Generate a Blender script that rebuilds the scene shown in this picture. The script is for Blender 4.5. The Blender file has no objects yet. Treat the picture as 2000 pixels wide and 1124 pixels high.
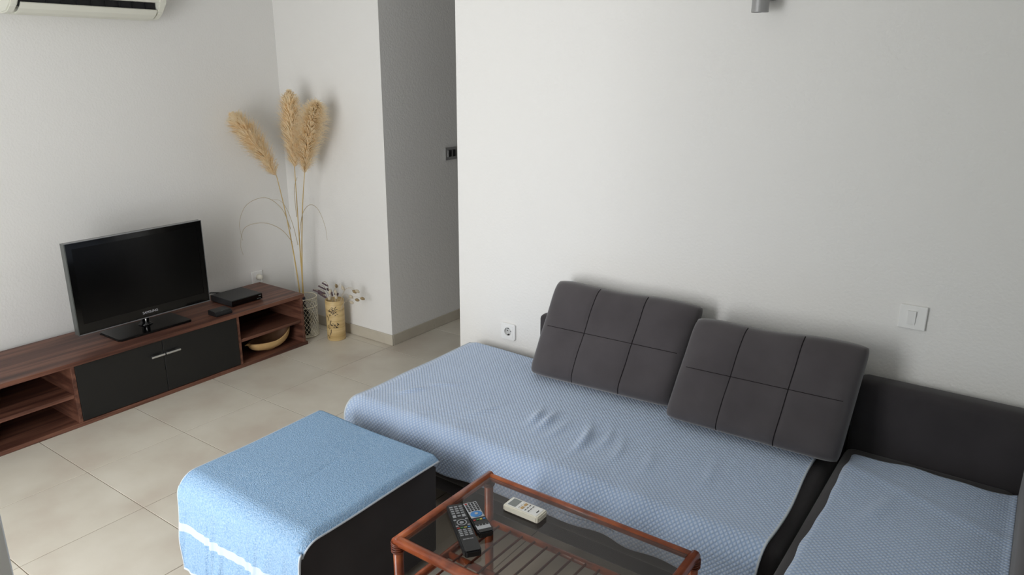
import bpy, bmesh, math, random
from mathutils import Vector, Matrix
random.seed(7)
SC = bpy.context.scene
COL = SC.collection
PI = math.pi

# ------------------------------------------------------------------ camera
YAW, PITCH, ROLL, FPX = 0.619046652, 0.293573297, 0.00550842786, 1455.087
cam_d = bpy.data.cameras.new('camera'); cam = bpy.data.objects.new('camera', cam_d); COL.objects.link(cam)
fwd = Vector((-math.sin(YAW)*math.cos(PITCH), math.cos(YAW)*math.cos(PITCH), -math.sin(PITCH)))
rt = Vector((math.cos(YAW), math.sin(YAW), 0)); up = rt.cross(fwd)
r2 = math.cos(ROLL)*rt + math.sin(ROLL)*up; u2 = -math.sin(ROLL)*rt + math.cos(ROLL)*up
M4 = Matrix((r2, u2, -fwd)).transposed().to_4x4(); M4.translation = Vector((3.58144, -0.80276, 1.70027))
cam.matrix_world = M4
cam_d.sensor_width = 36; cam_d.lens = FPX/2000*36; cam_d.clip_start = 0.02
SC.camera = cam

# ------------------------------------------------------------------ light
SC.view_settings.view_transform = 'Standard'; SC.view_settings.look = 'None'
SC.view_settings.gamma = 1; SC.view_settings.use_curve_mapping = False
SC.view_settings.exposure = 0.0
world = bpy.data.worlds.new('World'); SC.world = world; world.use_nodes = True
bg = world.node_tree.nodes['Background']; bg.inputs[0].default_value = (0.80, 0.90, 1.0, 1); bg.inputs[1].default_value = 1.2
WX0, WX1, WZ0, WZ1, WY = .94, 2.12, 0.04, 2.25, -1.20        # the balcony window opening
ld = bpy.data.lights.new('window_daylight', 'AREA'); ld.shape = 'RECTANGLE'
ld.size = WX1-WX0-.1; ld.size_y = WZ1-WZ0-.1; ld.energy = 66; ld.color = (1.0, 0.98, 0.985)
lo = bpy.data.objects.new('window_daylight', ld); COL.objects.link(lo)
lo.location = ((WX0+WX1)/2, WY-.16, (WZ0+WZ1)/2); lo.rotation_euler = (PI/2, 0, 0)   # shines towards +Y, into the room

# ------------------------------------------------------------------ materials
def srgb(r, g, b):
    f = lambda c: (c/255/12.92) if c/255 <= .04045 else ((c/255+.055)/1.055)**2.4
    return (f(r), f(g), f(b), 1)
MATS = {}
def mat(name, col, rough=.5, metal=0, spec=.5, bump=None, vary=None, sheen=0, coat=0):
    """bump=(scale,strength,distance,detail); vary=(scale,colour2,amount)"""
    m = bpy.data.materials.new(name); m.use_nodes = True
    n, l = m.node_tree.nodes, m.node_tree.links; p = n['Principled BSDF']
    p.inputs['Base Color'].default_value = col; p.inputs['Roughness'].default_value = rough
    p.inputs['Metallic'].default_value = metal; p.inputs['Specular IOR Level'].default_value = spec
    p.inputs['Sheen Weight'].default_value = sheen; p.inputs['Coat Weight'].default_value = coat
    tc = n.new('ShaderNodeTexCoord')
    if vary:
        t = n.new('ShaderNodeTexNoise'); t.inputs['Scale'].default_value = vary[0]; t.inputs['Detail'].default_value = 5
        l.new(tc.outputs['Object'], t.inputs['Vector'])
        r = n.new('ShaderNodeMapRange'); r.inputs[1].default_value = .35; r.inputs[2].default_value = .68; r.inputs[4].default_value = vary[2]
        l.new(t.outputs['Fac'], r.inputs[0])
        x = n.new('ShaderNodeMix'); x.data_type = 'RGBA'; x.inputs[6].default_value = col; x.inputs[7].default_value = vary[1]
        l.new(r.outputs[0], x.inputs[0]); l.new(x.outputs[2], p.inputs['Base Color'])
    if bump:
        t = n.new('ShaderNodeTexNoise'); t.inputs['Scale'].default_value = bump[0]; t.inputs['Detail'].default_value = bump[3] if len(bump) > 3 else 3
        l.new(tc.outputs['Object'], t.inputs['Vector'])
        b = n.new('ShaderNodeBump'); b.inputs['Strength'].default_value = bump[1]; b.inputs['Distance'].default_value = bump[2]
        l.new(t.outputs['Fac'], b.inputs['Height']); l.new(b.outputs['Normal'], p.inputs['Normal'])
    MATS[name] = m
    return m

mat('plaster', srgb(232, 231, 228), .92, spec=.15, bump=(95, .40, .004, 4))
mat('ceiling_paint', srgb(238, 238, 236), .95, spec=.1)
mat('grout', srgb(128, 117, 102), .9)
mat('baseboard_tile', srgb(196, 189, 174), .45, vary=(9, srgb(182, 174, 158), .6))
mat('white_plastic', srgb(236, 236, 234), .35)
mat('cream_plastic', srgb(226, 222, 208), .4)
mat('ac_plastic', srgb(226, 226, 214), .4)
mat('grey_line', srgb(120, 120, 118), .6)
mat('slot_dark', srgb(20, 20, 22), .6)
mat('brushed_metal', srgb(158, 158, 158), .42, metal=.3)
mat('chrome', srgb(205, 205, 205), .25, metal=.9)
mat('dark_steel', srgb(45, 45, 47), .4, metal=.6)
mat('suede', srgb(80, 76, 78), .95, spec=.15, sheen=.35, bump=(350, .12, .001), vary=(7, srgb(70, 66, 68), .8))
mat('suede_dark', srgb(62, 59, 61), .95, spec=.12, sheen=.2, vary=(6, srgb(54, 51, 53), .8))
mat('seam', srgb(34, 31, 33), .95, spec=.1)
mat('hem', srgb(196, 204, 212), .95, spec=.1)
mat('door_black', srgb(27, 27, 27), .28, spec=.4)
mat('tv_gloss', srgb(9, 9, 10), .12, spec=.5)
mat('tv_screen', srgb(6, 6, 7), .22, spec=.35)
mat('tv_side', srgb(96, 100, 98), .3, metal=.4)
mat('tv_rim', srgb(150, 152, 154), .25, metal=.6)
mat('black_plastic', srgb(26, 26, 28), .38)
mat('box_top', srgb(40, 41, 43), .45)
mat('logo_silver', srgb(178, 178, 182), .4)
mat('remote_silver', srgb(178, 180, 184), .4)
mat('remote_blue', srgb(62, 132, 200), .4)
mat('key_dark', srgb(28, 28, 30), .45)
mat('key_light', srgb(150, 152, 156), .5)
mat('key_red', srgb(170, 50, 45), .5)
mat('key_green', srgb(60, 130, 70), .5)
mat('key_yellow', srgb(205, 190, 90), .5)
mat('lcd', srgb(128, 134, 132), .3)
mat('bowl_out', srgb(206, 172, 120), .6, vary=(14, srgb(186, 146, 92), .8))
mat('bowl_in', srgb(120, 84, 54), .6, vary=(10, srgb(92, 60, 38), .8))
mat('stalk', srgb(205, 178, 116), .7, vary=(12, srgb(176, 148, 92), .7))
mat('blade', srgb(176, 160, 128), .8)
mat('print_black', srgb(38, 30, 24), .7)
mat('wire_white', srgb(232, 226, 206), .5)
mat('lavender', srgb(96, 78, 84), .9)
mat('dry_stem', srgb(150, 130, 96), .9)
mat('bunny', srgb(196, 184, 162), .95)
mat('cord_white', srgb(205, 203, 198), .5)
mat('window_frame', srgb(235, 235, 235), .4)
mat('well_shade', srgb(196, 196, 194), .5)  # white socket well, greyed: the shade of the recess is put into its colour
mat('bottle_glass', srgb(20, 22, 24), .12)
mat('bottle_cap', srgb(34, 30, 48), .4)
mat('bulb', srgb(240, 240, 235), .3)

def nodes(name, rough=.6):
    m = bpy.data.materials.new(name); m.use_nodes = True; MATS[name] = m
    return m, m.node_tree.nodes, m.node_tree.links, m.node_tree.nodes['Principled BSDF']
def N(n, t, **k):
    o = n.new(t)
    for a, b in k.items(): setattr(o, a, b)
    return o
def ramp(n, stops):
    r = n.new('ShaderNodeValToRGB'); e = r.color_ramp.elements
    while len(e) > 1: e.remove(e[-1])
    e[0].position, e[0].color = stops[0]
    for p, c in stops[1:]:
        x = e.new(p); x.color = c
    return r

# walnut: long grain streaks along Y (world-aligned through object coordinates)
def walnut(name, scale):
    m, n, l, p = nodes(name)
    tc = N(n, 'ShaderNodeTexCoord'); mp = N(n, 'ShaderNodeMapping'); mp.inputs['Scale'].default_value = scale
    l.new(tc.outputs['Object'], mp.inputs[0])
    t = N(n, 'ShaderNodeTexNoise'); t.inputs['Scale'].default_value = 1; t.inputs['Detail'].default_value = 7; t.inputs['Roughness'].default_value = .6
    l.new(mp.outputs[0], t.inputs['Vector'])
    r = ramp(n, [(.30, srgb(56, 33, 27)), (.46, srgb(90, 57, 46)), (.58, srgb(120, 81, 65)), (.72, srgb(74, 45, 37))])
    l.new(t.outputs['Fac'], r.inputs[0]); l.new(r.outputs[0], p.inputs['Base Color'])
    p.inputs['Roughness'].default_value = .42; p.inputs['Specular IOR Level'].default_value = .35
walnut('walnut', (26, 1.1, 26)); walnut('walnut_cross', (3, 26, 26)); 

# floor tile: warm grey beige, cloudy, tone varies a little from tile to tile
m, n, l, p = nodes('floor_tile')
tc = N(n, 'ShaderNodeTexCoord'); oi = N(n, 'ShaderNodeObjectInfo')
ad = N(n, 'ShaderNodeVectorMath', operation='ADD'); sc = N(n, 'ShaderNodeVectorMath', operation='SCALE'); sc.inputs['Scale'].default_value = 1
l.new(tc.outputs['Object'], ad.inputs[0]); l.new(oi.outputs['Location'], sc.inputs[0]); l.new(sc.outputs[0], ad.inputs[1])
t = N(n, 'ShaderNodeTexNoise'); t.inputs['Scale'].default_value = 3.2; t.inputs['Detail'].default_value = 6
l.new(ad.outputs[0], t.inputs['Vector'])
r = ramp(n, [(.30, srgb(198, 187, 173)), (.5, srgb(209, 202, 188)), (.70, srgb(217, 211, 198))])
l.new(t.outputs['Fac'], r.inputs[0])
hs = N(n, 'ShaderNodeHueSaturation'); mr = N(n, 'ShaderNodeMapRange'); mr.inputs[3].default_value = .95; mr.inputs[4].default_value = 1.04
l.new(oi.outputs['Random'], mr.inputs[0]); l.new(mr.outputs[0], hs.inputs['Value']); l.new(r.outputs[0], hs.inputs['Color'])
l.new(hs.outputs[0], p.inputs['Base Color']); p.inputs['Roughness'].default_value = .42; p.inputs['Specular IOR Level'].default_value = .35

# woven blue throw with a raised diamond relief (UV in metres)
def diamond(name, c1, c2, per, strength):
    m, n, l, p = nodes(name)
    uv = N(n, 'ShaderNodeUVMap'); sp = N(n, 'ShaderNodeSeparateXYZ'); l.new(uv.outputs[0], sp.inputs[0])
    def math_(op, a, b=None):
        x = N(n, 'ShaderNodeMath', operation=op)
        for i, v in enumerate((a, b)):
            if v is None: continue
            if isinstance(v, (int, float)): x.inputs[i].default_value = v
            else: l.new(v, x.inputs[i])
        return x.outputs[0]
    k = PI/per
    s = math_('SINE', math_('MULTIPLY', math_('ADD', sp.outputs[0], sp.outputs[1]), k))
    d = math_('SINE', math_('MULTIPLY', math_('SUBTRACT', sp.outputs[0], sp.outputs[1]), k))
    h = math_('MULTIPLY', math_('ABSOLUTE', s), math_('ABSOLUTE', d))
    nz = N(n, 'ShaderNodeTexNoise'); nz.inputs['Scale'].default_value = 700; l.new(uv.outputs[0], nz.inputs['Vector'])
    hh = math_('ADD', h, math_('MULTIPLY', nz.outputs['Fac'], .35))
    b = N(n, 'ShaderNodeBump'); b.inputs['Strength'].default_value = strength; b.inputs['Distance'].default_value = .004
    l.new(hh, b.inputs['Height']); l.new(b.outputs[0], p.inputs['Normal'])
    x = N(n, 'ShaderNodeMix', data_type='RGBA'); x.inputs[6].default_value = c2; x.inputs[7].default_value = c1
    l.new(h, x.inputs[0]); l.new(x.outputs[2], p.inputs['Base Color'])
    p.inputs['Roughness'].default_value = .95; p.inputs['Specular IOR Level'].default_value = .1; p.inputs['Sheen Weight'].default_value = .55
diamond('throw_blue', srgb(200, 215, 236), srgb(158, 182, 218), .016, .6)
mat('terry_blue', srgb(132, 166, 201), .98, spec=.05, sheen=0, bump=(260, .8, .006, 2), vary=(170, srgb(164, 191, 217), .95))
mat('terry_band', srgb(186, 200, 220), .9, spec=.1)

# rattan cane: orange-brown lacquer
m, n, l, p = nodes('rattan')
tc = N(n, 'ShaderNodeTexCoord'); t = N(n, 'ShaderNodeTexNoise'); t.inputs['Scale'].default_value = 16; t.inputs['Detail'].default_value = 5
l.new(tc.outputs['Object'], t.inputs['Vector'])
r = ramp(n, [(.3, srgb(104, 46, 24)), (.5, srgb(150, 74, 40)), (.72, srgb(178, 98, 54))])
l.new(t.outputs['Fac'], r.inputs[0]); l.new(r.outputs[0], p.inputs['Base Color'])
p.inputs['Roughness'].default_value = .32; p.inputs['Coat Weight'].default_value = .3
mat('rattan_dark', srgb(92, 40, 24), .45, vary=(40, srgb(128, 62, 34), .8))
# bamboo vase skin
m, n, l, p = nodes('bamboo')
tc = N(n, 'ShaderNodeTexCoord'); mp = N(n, 'ShaderNodeMapping'); mp.inputs['Scale'].default_value = (3, 3, 34); l.new(tc.outputs['Object'], mp.inputs[0])
t = N(n, 'ShaderNodeTexNoise'); t.inputs['Scale'].default_value = 1.2; t.inputs['Detail'].default_value = 4; l.new(mp.outputs[0], t.inputs['Vector'])
r = ramp(n, [(.3, srgb(186, 154, 100)), (.55, srgb(216, 190, 138)), (.75, srgb(198, 168, 112))])
l.new(t.outputs['Fac'], r.inputs[0]); l.new(r.outputs[0], p.inputs['Base Color']); p.inputs['Roughness'].default_value = .5
# pampas hair: diffuse plus a little translucency
m, n, l, p = nodes('pampas_hair')
t = N(n, 'ShaderNodeTexNoise'); t.inputs['Scale'].default_value = 25
tc = N(n, 'ShaderNodeTexCoord'); l.new(tc.outputs['Object'], t.inputs['Vector'])
r = ramp(n, [(.3, srgb(254, 236, 204)), (.7, srgb(255, 248, 230))]); l.new(t.outputs['Fac'], r.inputs[0])
df = N(n, 'ShaderNodeBsdfDiffuse'); tr = N(n, 'ShaderNodeBsdfTranslucent'); mx = N(n, 'ShaderNodeMixShader'); mx.inputs[0].default_value = .55
l.new(r.outputs[0], df.inputs[0]); l.new(r.outputs[0], tr.inputs[0]); l.new(df.outputs[0], mx.inputs[1]); l.new(tr.outputs[0], mx.inputs[2])
l.new(mx.outputs[0], n['Material Output'].inputs[0])
# panes: tinted transparency with a Fresnel reflection
def pane(name, tint, ior=1.45):
    m, n, l, p = nodes(name); n.remove(p)
    a = N(n, 'ShaderNodeBsdfTransparent'); a.inputs[0].default_value = tint
    g = N(n, 'ShaderNodeBsdfGlossy'); g.inputs['Roughness'].default_value = 0
    f = N(n, 'ShaderNodeFresnel'); f.inputs[0].default_value = ior; x = N(n, 'ShaderNodeMixShader')
    ge = N(n, 'ShaderNodeNewGeometry'); iv = N(n, 'ShaderNodeMath', operation='SUBTRACT'); iv.inputs[0].default_value = 1; l.new(ge.outputs['Backfacing'], iv.inputs[1])
    mu = N(n, 'ShaderNodeMath', operation='MULTIPLY'); l.new(f.outputs[0], mu.inputs[0]); l.new(iv.outputs[0], mu.inputs[1])
    l.new(mu.outputs[0], x.inputs[0]); l.new(a.outputs[0], x.inputs[1]); l.new(g.outputs[0], x.inputs[2]); l.new(x.outputs[0], n['Material Output'].inputs[0])
pane('smoked_glass', (.74, .71, .68, 1)); pane('clear_glass', (.96, .98, .97, 1))

# ------------------------------------------------------------------ helpers
def link(name, me, m=None, parent=None, smooth=False):
    o = bpy.data.objects.new(name, me); COL.objects.link(o)
    if m: me.materials.append(MATS[m]) if not me.materials else None
    if parent: o.parent = parent
    if smooth:
        for f in me.polygons: f.use_smooth = True
    return o
def done(name, bm, m, parent=None, smooth=False, recalc=True):
    if recalc: bmesh.ops.recalc_face_normals(bm, faces=bm.faces)
    me = bpy.data.meshes.new(name); bm.to_mesh(me); bm.free()
    return link(name, me, m, parent, smooth)
def box(bm, x0, x1, y0, y1, z0, z1, bev=0, seg=2):
    vs = [bm.verts.new((x, y, z)) for x in (x0, x1) for y in (y0, y1) for z in (z0, z1)]
    F = [(0, 1, 3, 2), (4, 6, 7, 5), (0, 4, 5, 1), (2, 3, 7, 6), (0, 2, 6, 4), (1, 5, 7, 3)]
    fs = [bm.faces.new([vs[i] for i in f]) for f in F]
    if bev:
        es = list({e for f in fs for e in f.edges})
        bmesh.ops.bevel(bm, geom=es, offset=bev, segments=seg, profile=.5, affect='EDGES')
def boxo(name, m, x0, x1, y0, y1, z0, z1, parent=None, bev=0, seg=2, smooth=False):
    bm = bmesh.new(); box(bm, x0, x1, y0, y1, z0, z1, bev, seg)
    return done(name, bm, m, parent, smooth)
def tube(bm, pts, r, seg=8, cap=True):
    pts = [Vector(p) for p in pts]; rs = r if isinstance(r, (list, tuple)) else [r]*len(pts); rings = []
    ref = None
    for i, p in enumerate(pts):
        d = (pts[min(i+1, len(pts)-1)]-pts[max(i-1, 0)]).normalized()
        if ref is None: ref = Vector((0, 0, 1)) if abs(d.z) < .9 else Vector((1, 0, 0))
        a = d.cross(ref).normalized(); b = d.cross(a).normalized(); ref = a.cross(d) if a.cross(d).length > 1e-6 else ref
        rings.append([bm.verts.new(p+(a*math.cos(2*PI*k/seg)+b*math.sin(2*PI*k/seg))*max(rs[i], 1e-5)) for k in range(seg)])
    for i in range(len(rings)-1):
        for k in range(seg): bm.faces.new((rings[i][k], rings[i][(k+1) % seg], rings[i+1][(k+1) % seg], rings[i+1][k]))
    if cap:
        bm.faces.new(rings[0]); bm.faces.new(rings[-1][::-1])
def tubeo(name, m, pts, r, parent=None, seg=10):
    bm = bmesh.new(); tube(bm, pts, r, seg)
    o = done(name, bm, m, parent, True)
    return o
def lathe(bm, prof, seg=32, c=(0, 0, 0), close=False):
    rings = [[bm.verts.new((c[0]+r*math.cos(2*PI*k/seg), c[1]+r*math.sin(2*PI*k/seg), c[2]+z)) for k in range(seg)] for r, z in prof]
    for i in range(len(rings)-1):
        for k in range(seg): bm.faces.new((rings[i][k], rings[i][(k+1) % seg], rings[i+1][(k+1) % seg], rings[i+1][k]))
    if close: bm.faces.new(rings[0]); bm.faces.new(rings[-1])
def prism(bm, poly, a0, a1, axis='y'):
    """extrude a polygon; axis y: poly is (x,z); axis x: poly is (y,z); axis z: poly is (x,y)"""
    f = {'y': lambda p, a: (p[0], a, p[1]), 'x': lambda p, a: (a, p[0], p[1]), 'z': lambda p, a: (p[0], p[1], a)}[axis]
    A = [bm.verts.new(f(p, a0)) for p in poly]; B = [bm.verts.new(f(p, a1)) for p in poly]; k = len(poly)
    bm.faces.new(A); bm.faces.new(B[::-1])
    for i in range(k): bm.faces.new((A[i], A[(i+1) % k], B[(i+1) % k], B[i]))
def sheet(name, m, nu, nv, fn, parent=None, uv=None, thick=0):
    """grid surface fn(i/nu, j/nv) -> point; uv(i/nu, j/nv) in metres"""
    vs = [fn(i/nu, j/nv) for j in range(nv+1) for i in range(nu+1)]
    fs = [(j*(nu+1)+i, j*(nu+1)+i+1, (j+1)*(nu+1)+i+1, (j+1)*(nu+1)+i) for j in range(nv) for i in range(nu)]
    me = bpy.data.meshes.new(name); me.from_pydata([tuple(v) for v in vs], [], fs)
    if uv:
        lay = me.uv_layers.new(name='UVMap')
        for lp in me.loops:
            j, i = divmod(lp.vertex_index, nu+1); lay.data[lp.index].uv = uv(i/nu, j/nv)
    o = link(name, me, m, parent, True)
    if thick:
        s = o.modifiers.new('thickness', 'SOLIDIFY'); s.thickness = thick; s.offset = 0
    return o
def tag(o, label=None, cat=None, group=None, kind=None):
    if label: o['label'] = label
    if cat: o['category'] = cat
    if group: o['group'] = group
    if kind: o['kind'] = kind
    return o
def thing(name, loc, label, cat, group=None, rz=0):
    o = bpy.data.objects.new(name, None); COL.objects.link(o); o.location = loc; o.rotation_euler = (0, 0, rz); o.empty_display_size = .05
    return tag(o, label, cat, group)
def adopt(root):
    """keep parts modelled in world coordinates where they are under a root placed at the thing's base"""
    inv = (Matrix.Translation(root.location) @ root.rotation_euler.to_matrix().to_4x4()).inverted()
    for o in COL.objects:
        if o.parent == root: o.matrix_parent_inverse = inv
def text(name, body, size, m, parent, mw, extrude=.0004):
    c = bpy.data.curves.new(name, 'FONT'); c.body = body; c.size = size; c.extrude = extrude; c.align_x = 'CENTER'; c.align_y = 'CENTER'
    o = bpy.data.objects.new(name, c); COL.objects.link(o); bpy.context.view_layer.update()
    me = bpy.data.meshes.new_from_object(o.evaluated_get(bpy.context.evaluated_depsgraph_get())); bpy.data.objects.remove(o)
    me.transform(mw); me.materials.clear()
    return link(name, me, m, parent)
def smooth_noise(x, y, s):
    return math.sin(x*s+1.3*math.sin(y*s*.7+.5))*math.cos(y*s*.9+.8*math.sin(x*s*.6+2))

# ------------------------------------------------------------------ the room
XL, YS, XH, YW, XE, ZC = -.46, 2.315, .446, 1.95, 1.298, 2.60     # TV wall, niche wall, hall side, sofa wall, sofa-wall end, ceiling
XR, YE = 4.25, 4.6
S = lambda o: tag(o, kind='structure')
S(boxo('wall_left', 'plaster', XL-.2, XL, WY, YE, -.05, ZC))
S(boxo('wall_back', 'plaster', XL, XH, YS, YE, -.05, ZC))
S(boxo('wall_sofa', 'plaster', XE, XR, YW, YW+.14, -.05, ZC))
S(boxo('wall_hall_end', 'plaster', XH, XR, YE, YE+.15, -.05, ZC))
S(boxo('wall_right', 'plaster', XR, XR+.15, WY-.2, YE+.15, -.05, ZC))
bm = bmesh.new()
box(bm, XL-.2, WX0, WY-.2, WY, -.05, ZC); box(bm, WX1, XR, WY-.2, WY, -.05, ZC)
box(bm, WX0, WX1, WY-.2, WY, WZ1, ZC); box(bm, WX0, WX1, WY-.2, WY, -.05, WZ0)
S(done('wall_front', bm, 'plaster'))
S(boxo('ceiling', 'ceiling_paint', XL-.2, XR+.15, WY-.2, YE+.15, ZC, ZC+.1))
fl = S(boxo('floor', 'grout', XL-.2, XR+.15, WY-.2, YE+.15, -.06, -.0015))
T = .45
tb = bmesh.new(); box(tb, .0015, T-.0015, .0015, T-.0015, -.01, 0)
bmesh.ops.bevel(tb, geom=[e for e in tb.edges if all(v.co.z > -.001 for v in e.verts)], offset=.001, segments=1, affect='EDGES')
bmesh.ops.recalc_face_normals(tb, faces=tb.faces)
tile_me = bpy.data.meshes.new('tile'); tb.to_mesh(tile_me); tb.free(); tile_me.materials.append(MATS['floor_tile'])
def inside(x, y):
    if y >= YS and x+T <= XH+.01: return False
    return True
for i in range(-2, 10):
    for j in range(-3, 11):
        if i*T < XR and j*T < YE and inside(i*T, j*T):
            o = bpy.data.objects.new('tile', tile_me); COL.objects.link(o); o.parent = fl; o.location = (i*T, j*T, 0)
# tiled skirting
def skirting(name, pieces):
    e = bpy.data.objects.new(name, None); COL.objects.link(e); S(e)
    for (x0, x1, y0, y1) in pieces:
        boxo('skirting_tile', 'baseboard_tile', x0, x1, y0, y1, .001, .068, e, .0015, 1)
def cuts(a, b, off=0):
    c = [a]; k = math.floor((a-off)/T)+1
    while off+k*T < b-.02:
        if off+k*T > a+.02: c.append(off+k*T)
        k += 1
    return list(zip(c, c[1:]+[b]))
skirting('baseboard_back', [(a+.001, b-.001, YS-.010, YS) for a, b in cuts(XL+.01, XH+.01)])
skirting('baseboard_hall', [(XH, XH+.010, a+.001, b-.001) for a, b in cuts(YS, YE)])
skirting('baseboard_left', [(XL, XL+.010, a+.001, b-.001) for a, b in cuts(WY, YS-.01)])
skirting('baseboard_sofa', [(a+.001, b-.001, YW-.010, YW) for a, b in cuts(XE, XR)])
# balcony door in the front wall: fixed left half glazed, right leaf standing open into the room
w1 = bpy.data.objects.new('window_1', None); COL.objects.link(w1); S(w1)
fw = .06; mx_ = 1.42
for args in ((WX0, WX0+fw, WZ0, WZ1), (WX1-.04, WX1, WZ0, WZ1), (WX0+fw, WX1-.04, WZ0, WZ0+.05), (WX0+fw, WX1-.04, WZ1-fw, WZ1), (mx_-.05, mx_, WZ0+.05, WZ1-fw)):
    boxo('frame_bar', 'window_frame', args[0], args[1], WY-.12, WY-.06, args[2], args[3], w1, .003, 1)
boxo('pane', 'clear_glass', WX0+fw, mx_-.05, WY-.093, WY-.087, WZ0+.05, WZ1-fw, w1)
d1 = bpy.data.objects.new('door_1', None); COL.objects.link(d1); S(d1)
LX, LY0, LY1 = 2.1246, WY+.015, -.3775
for y0, y1, z0, z1 in ((LY0, LY0+.095, .05, 2.18), (LY1-.095, LY1, .05, 2.18), (LY0+.095, LY1-.095, .05, .16), (LY0+.095, LY1-.095, 2.08, 2.18)):
    boxo('leaf_bar', 'window_frame', LX-.060, LX, y0, y1, z0, z1, d1, .003, 1)
boxo('pane', 'clear_glass', LX-.034, LX-.028, LY0+.095, LY1-.095, .16, 2.08, d1)
bm = bmesh.new(); box(bm, LX, LX+.010, LY1-.062, LY1-.034, 1.02, 1.12, .002, 1); box(bm, LX+.010, LX+.045, LY1-.055, LY1-.041, 1.08, 1.095); box(bm, LX+.033, LX+.046, LY1-.165, LY1-.041, 1.078, 1.097, .004, 2); done('handle', bm, 'brushed_metal', d1)

# ------------------------------------------------------------------ TV bench
SZ = .335
tv_bench = thing('tv_bench', (-.2, 1.1, 0), 'long low walnut TV bench with black double doors and open shelves', 'TV stand')
X0, X1, Y0, Y1 = -.42, .0, .205, 2.005
boxo('top_board', 'walnut', X0, X1+.012, Y0-.003, Y1+.003, SZ-.022, SZ, tv_bench, .0012, 1)
boxo('bottom_board', 'walnut', X0, X1+.002, Y0-.003, Y1+.014, .0, .021, tv_bench, .0012, 1)
for a in (Y0, Y1-.018): boxo('side_panel', 'walnut_cross', X0, X1, a, a+.018, .021, SZ-.022, tv_bench, .001, 1)
D1, D2 = .636, 1.553
for a in (D1, D2-.018): boxo('divider', 'walnut_cross', X0+.006, X1-.001, a, a+.018, .021, SZ-.022, tv_bench, .001, 1)
boxo('back_panel', 'walnut', X0, X0+.005, Y0+.018, Y1-.018, .021, SZ-.022, tv_bench)
for a, b in ((Y0+.018, D1), (D2, Y1-.018)): boxo('shelf', 'walnut', X0+.006, X1-.008, a, b, .150, .168, tv_bench, .001, 1)
SEAM = 1.092
for a, b, h0, h1 in ((D1+.019, SEAM-.0015, SEAM-.076, SEAM-.003), (SEAM+.0015, D2-.019, SEAM+.003, SEAM+.084)):
    d = boxo('door', 'door_black', X1-.016, X1+.002, a, b, .025, SZ-.025, tv_bench, .001, 1)
    bm = bmesh.new(); box(bm, X1+.016, X1+.025, h0, h1, .233, .243, .002, 2)
    for q in (h0+.010, h1-.016): box(bm, X1+.002, X1+.017, q, q+.006, .235, .241)
    h = done('handle', bm, 'chrome', d)
adopt(tv_bench)

# ------------------------------------------------------------------ television
tv = thing('television', (-.18, 1.13, SZ), 'black flat screen television on a glossy swivel foot', 'television')
TY0, TY1, TZ0, TZ1, TX = .772, 1.492, .392, .856, -.175
boxo('cabinet', 'tv_gloss', TX-.035, TX-.002, TY0, TY1, TZ0, TZ1, tv, .006, 2)
boxo('back_cover', 'black_plastic', TX-.075, TX-.033, TY0+.12, TY1-.12, TZ0+.06, TZ1-.08, tv, .015, 2)
bm = bmesh.new()
box(bm, TX-.002, TX+.006, TY0+.002, TY1-.002, TZ0+.002, TZ0+.052); box(bm, TX-.002, TX+.006, TY0+.002, TY1-.002, TZ1-.030, TZ1-.002)
box(bm, TX-.002, TX+.006, TY0+.002, TY0+.030, TZ0+.052, TZ1-.030); box(bm, TX-.002, TX+.006, TY1-.030, TY1-.002, TZ0+.052, TZ1-.030)
bz = done('bezel', bm, 'tv_gloss', tv)
boxo('screen', 'tv_screen', TX-.002, TX+.004, TY0+.030, TY1-.030, TZ0+.052, TZ1-.030, tv)
boxo('rim', 'tv_rim', TX-.004, TX+.0075, TY0-.001, TY1+.001, TZ0-.003, TZ0+.002, tv)
boxo('rim', 'tv_side', TX-.030, TX+.0075, TY0-.003, TY0+.002, TZ0, TZ1, tv)
boxo('rim', 'tv_rim', TX-.030, TX+.0072, TY1-.002, TY1+.001, TZ0, TZ1, tv)
boxo('rim', 'tv_rim', TX-.004, TX+.0070, TY0, TY1, TZ1-.0015, TZ1+.001, tv)
face_x = Matrix(((0, 0, 1, 0), (1, 0, 0, 0), (0, 1, 0, 0), (0, 0, 0, 1)))   # text plane -> facing +X, reading along +Y
text('logo', 'SAMSUNG', .0185, 'logo_silver', bz, Matrix.Translation((TX+.0065, 1.142, TZ0+.027)) @ face_x)
bm = bmesh.new(); prism(bm, [(-.285, .925), (-.27, .913), (-.085, .913), (-.07, .925), (-.07, 1.305), (-.085, 1.318), (-.27, 1.318), (-.285, 1.305)], SZ, SZ+.010, 'z')
bmesh.ops.bevel(bm, geom=[e for e in bm.edges if all(v.co.z > SZ+.009 for v in e.verts)], offset=.004, segments=2, affect='EDGES')
fo = done('foot_plate', bm, 'tv_gloss', tv)
bm = bmesh.new(); lathe(bm, [(.036, 0), (.036, .004), (.022, .010), (.020, .065)], 24, (TX-.035, 1.128, SZ+.010), True); nk = done('neck', bm, 'tv_gloss', tv, True)
bm = bmesh.new(); lathe(bm, [(.0042, 0), (.0042, .05)], 10, (TX-.012, 1.120, SZ+.010), True); done('neck_trim', bm, 'chrome', nk, True)
adopt(tv)

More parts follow.
